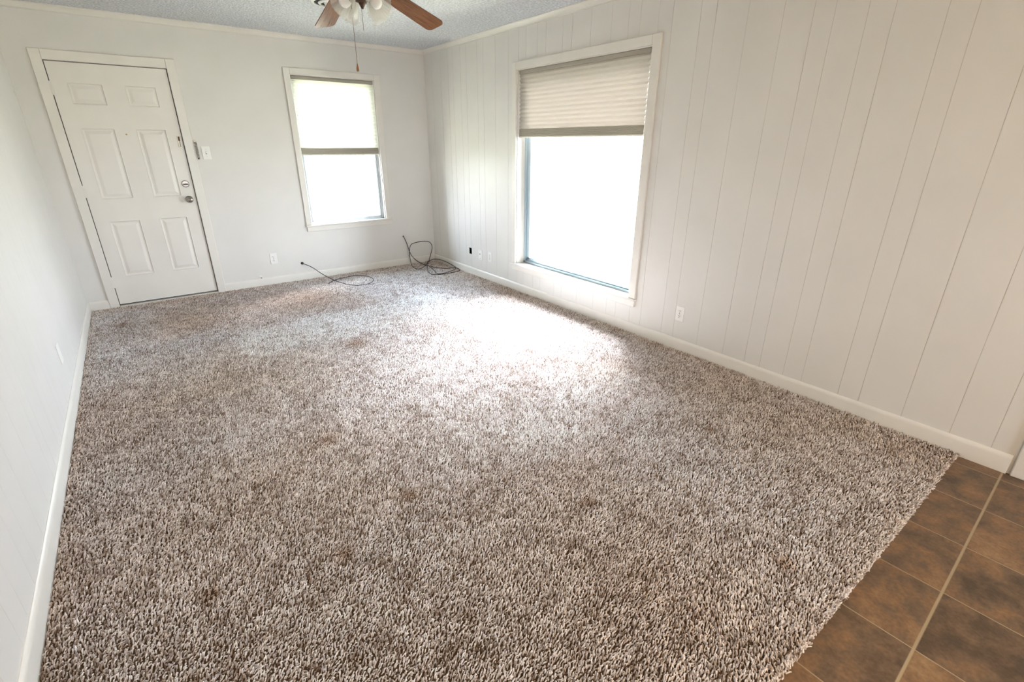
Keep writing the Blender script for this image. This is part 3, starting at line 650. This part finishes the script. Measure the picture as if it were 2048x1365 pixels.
# ---------------------------------------------------------------- ceiling fan
hub = Vector((-1.765, -2.563, 2.311))
fan = empty('ceiling_fan', (hub.x, hub.y, H)); tag(fan, 'ceiling fan with brown wood blades, glass lamp shades and hanging pull chain', 'ceiling fan')
TH = Matrix.Translation(hub)
MB().lathe([(.0, .104), (.085, .104), (.09, .098), (.075, .070), (.05, .06)], 32, TH).build('ceiling_canopy', m_hub, fan, smooth=40)
MB().lathe([(.05, .064), (.10, .058), (.125, .040), (.13, .012), (.125, -.012), (.10, -.030), (.06, -.038), (0, -.038)], 36, TH).build('motor_housing', m_hub, fan, smooth=40)
def blade(phi, R=.658, w0=.112, w1=.140, r0=.185, drop=R_(14.2), pit=R_(-13)):
    n = 10; pts = []
    cr_ = .035
    outl = [(r0, -w0 / 2 + .012), (r0 + .012, -w0 / 2)]
    for k in range(n + 1):
        t = -math.pi / 2 + (math.pi / 2) * k / n; outl.append((R - cr_ + cr_ * math.cos(t), -w1 / 2 + cr_ + cr_ * math.sin(t)))
    for k in range(n + 1):
        t = (math.pi / 2) * k / n; outl.append((R - cr_ + cr_ * math.cos(t), w1 / 2 - cr_ + cr_ * math.sin(t)))
    outl += [(r0 + .012, w0 / 2), (r0, w0 / 2 - .012)]
    mb = MB(); m = len(outl)
    mb.add([(x, y, .003) for x, y in outl] + [(x, y, -.003) for x, y in outl], [tuple(range(m)), tuple(range(2 * m - 1, m - 1, -1))] + [(i, m + i, m + (i + 1) % m, (i + 1) % m) for i in range(m)])
    b = mb.build('fan_blade', m_wood, None); b.parent = fan
    Mx = Matrix.Rotation(phi, 4, 'Z') @ Matrix.Rotation(drop, 4, 'Y') @ Matrix.Rotation(pit, 4, 'X')
    b.matrix_local = Matrix.Translation((0, 0, hub.z - H)) @ Mx
    mb = MB(); mb.box(.11, .20, -.014, .014, .001, .009, 0, .002)
    mb.add([(.19, -.03, -.0032), (.265, -.042, -.0032), (.265, .042, -.0032), (.19, .03, -.0032), (.19, -.03, -.0075), (.265, -.042, -.0075), (.265, .042, -.0075), (.19, .03, -.0075)],
           [(0, 1, 2, 3), (7, 6, 5, 4), (0, 4, 5, 1), (1, 5, 6, 2), (2, 6, 7, 3), (3, 7, 4, 0)])
    ir = mb.build('blade_iron', m_hub, None); ir.parent = b
    return b
for k in range(5): blade(R_(16.5 + 72.2 * k), drop=R_(14.2 if k < 2 else 9.0))
# light kit
kz = hub + Vector((.024, -.018, -.105))
lk = MB().lathe([(0, .085), (.04, .085), (.045, .04), (.062, .020), (.062, -.012), (.045, -.030), (.02, -.040), (.012, -.055), (.006, -.068), (0, -.070)], 30, Matrix.Translation(kz)).build('light_kit', m_hub, None, smooth=40)
lk.parent = fan; lk.location = lk.location - fan.location
VIEW = math.atan2(-5.6876 + 2.563, -3.0261 + 1.765)    # plan direction of the room's entrance
for k in range(4):
    az = VIEW + R_(45) + k * R_(90) - R_(6)
    d = Vector((math.cos(az), math.sin(az), 0)); tilt = R_(50)
    axis_ = (d * math.sin(tilt) + Vector((0, 0, -math.cos(tilt)))).normalized()
    q = axis_.to_track_quat('Z', 'Y').to_matrix().to_4x4()
    org = kz + d * .055 + Vector((0, 0, .000))
    T2 = Matrix.Translation(org) @ q
    prof = [(.016, .0), (.022, .004), (.027, .018), (.036, .036), (.045, .056), (.051, .076), (.056, .094), (.066, .108), (.074, .114)]
    def modf(t, u): return 1 + .022 * math.cos(28 * t) + (u ** 3) * (.085 * abs(math.cos(2 * t)) + .03 * math.cos(8 * t))
    mb = MB().lathe(prof, 112, T2, mod=modf)
    prof2 = [(r - .002, z) for r, z in prof[::-1]]
    sh = mb.build('lamp_shade', m_lampglass, None, smooth=60); sh.parent = lk
    mb = MB().lathe([(.011, .0), (.013, .030), (.019, .044), (.0300, .064), (.0335, .080), (.0300, .097), (.018, .109), (0, .113)], 24, T2)
    bu = mb.build('light_bulb', m_bulb, None, smooth='all'); bu.parent = lk
    mb = MB().tube(spline([kz + d * .02, kz + d * .045 + Vector((0, 0, .006)), org + axis_ * .012], 5), .010, 10).lathe([(.0, -.004), (.020, -.002), (.021, .014), (.0, .016)], 20, T2)
    ar = mb.build('lamp_arm', m_hub, None, smooth=40); ar.parent = lk
c1 = at(705, 20, 1, -2.60); c2 = at(714.5, 127, 1, -2.60)
def chain(top, bot, name, fob=False):
    mb = MB(); mb.tube([top, bot], .0013, 6)
    nb = int((top - bot).length / .0065)
    for i in range(nb + 1):
        p = top.lerp(bot, i / nb); mb.lathe([(0, -.0021), (.0021, 0), (0, .0021)], 6, Matrix.Translation(p))
    o = mb.build(name, m_rust, None); o.parent = fan; o.location = -fan.location
    if fob:
        f2 = MB().lathe([(0, 0), (.0028, -.001), (.0040, -.010), (.0070, -.026), (.0074, -.034), (.0055, -.040), (0, -.0415)], 16, Matrix.Translation(bot)).build('chain_fob', m_wood2, None, smooth=40)
        f2.parent = o
    return o
m_wood2 = mat('turned_wood', (.30, .12, .03), .4)
x1_ = Vector((c2.x, c2.y, kz.z - .03)); chain(Vector((x1_.x, x1_.y, kz.z - .02)), c2, 'pull_chain', True)
e1 = at(727.5, 61, 1, -2.52); chain(Vector((e1.x, e1.y, kz.z - .02)), e1, 'pull_chain')

# ---------------------------------------------------------------- outside: lawn, fence, trees
tag(MB().box(-60, 80, -60, 90, -.55, -.45).build('ground', m_grass), kind='structure')
def pt_tree(x, y, h, seed, name='yard_tree', label='', spread=1.6):
    rr = random.Random(seed); root = empty(name, (x, y, -.45)); tag(root, label, 'tree')
    mb = MB(); tips = []
    mb.tube([(x, y, -.45), (x + .05, y, h * .25), (x - .03, y + .05, h * .45)], .16, 10, taper=lambda t: 1 - .35 * t)
    for i in range(7):
        a = i * 2.4 + rr.random(); z0 = h * (.25 + .03 * i); ex = Vector((x + math.cos(a) * spread * rr.uniform(.5, 1), y + math.sin(a) * spread * rr.uniform(.5, 1), h * rr.uniform(.55, .9)))
        mb.tube(spline([(x, y, z0), (x + math.cos(a) * .35, y + math.sin(a) * .35, z0 + h * .18), ex], 5), .07, 7, taper=lambda t: 1 - .75 * t); tips.append(ex)
    mb.build('trunk', m_bark, root, smooth=True, loc=None)
    mb = MB()
    for tp in tips:
        for j in range(220):
            p = tp + Vector((rr.gauss(0, .55), rr.gauss(0, .55), rr.gauss(0, .45))); s = rr.uniform(.05, .10); n = Vector((rr.gauss(0, 1), rr.gauss(0, 1), rr.gauss(0, 1))).normalized(); a = n.orthogonal() * s; b = n.cross(a)
            mb.add([p + a, p + b * .6, p - a, p - b * .6], [(0, 1, 2, 3)])
    mb.build('foliage', m_leaf, root, fix=False)
pt_tree(5.2, 16.0, 5.0, 3, label='leafy grey trunked tree in the yard beyond the smaller window')
pt_tree(17.0, 6.5, 6.0, 5, label='leafy tree at the far side of the lawn beyond the large window', spread=2.4)
pt_tree(20.0, 1.0, 6.5, 9, label='broad tree standing alone beyond the right part of the large window', spread=2.6)
fe = empty('pipe_fence', (4, 13, -.45)); tag(fe, 'thin grey pipe fence crossing the yard beyond the smaller window', 'fence')
MB().tube([(-8, 13.0, .65), (16, 13.6, .65)], .022, 8).build('top_rail', m_galv, fe)
for k in range(9): MB().tube([(-8 + 3 * k, 13.0 + .075 * k, -.45), (-8 + 3 * k, 13.0 + .075 * k, .68)], .028, 8).build('fence_post', m_galv, fe)

# ---------------------------------------------------------------- dining end behind the camera: ceiling lamp
cl = empty('dome_lamp', (-2.9, -7.1, H)); tag(cl, 'flush glass dome lamp on the ceiling of the tiled dining end', 'ceiling lamp')
m_lit = bpy.data.materials.new('lit_dome_glass'); m_lit.use_nodes = True; m_lit.node_tree.nodes.clear()
_o = N(m_lit, 'ShaderNodeOutputMaterial'); _e = N(m_lit, 'ShaderNodeEmission'); _e.inputs[0].default_value = (1, .70, .40, 1); _e.inputs[1].default_value = 75.0; L(m_lit, _e.outputs[0], _o.inputs[0])
T3 = Matrix.Translation((-2.9, -7.1, H))
MB().lathe([(.0, -.001), (.19, -.001), (.19, -.020), (.17, -.022)], 32, T3).build('lamp_base', m_white, cl, smooth=40)
MB().lathe([(.17, -.022), (.165, -.05), (.13, -.085), (.07, -.105), (0, -.11)], 32, T3).build('glass_dome', m_lit, cl, smooth=40)
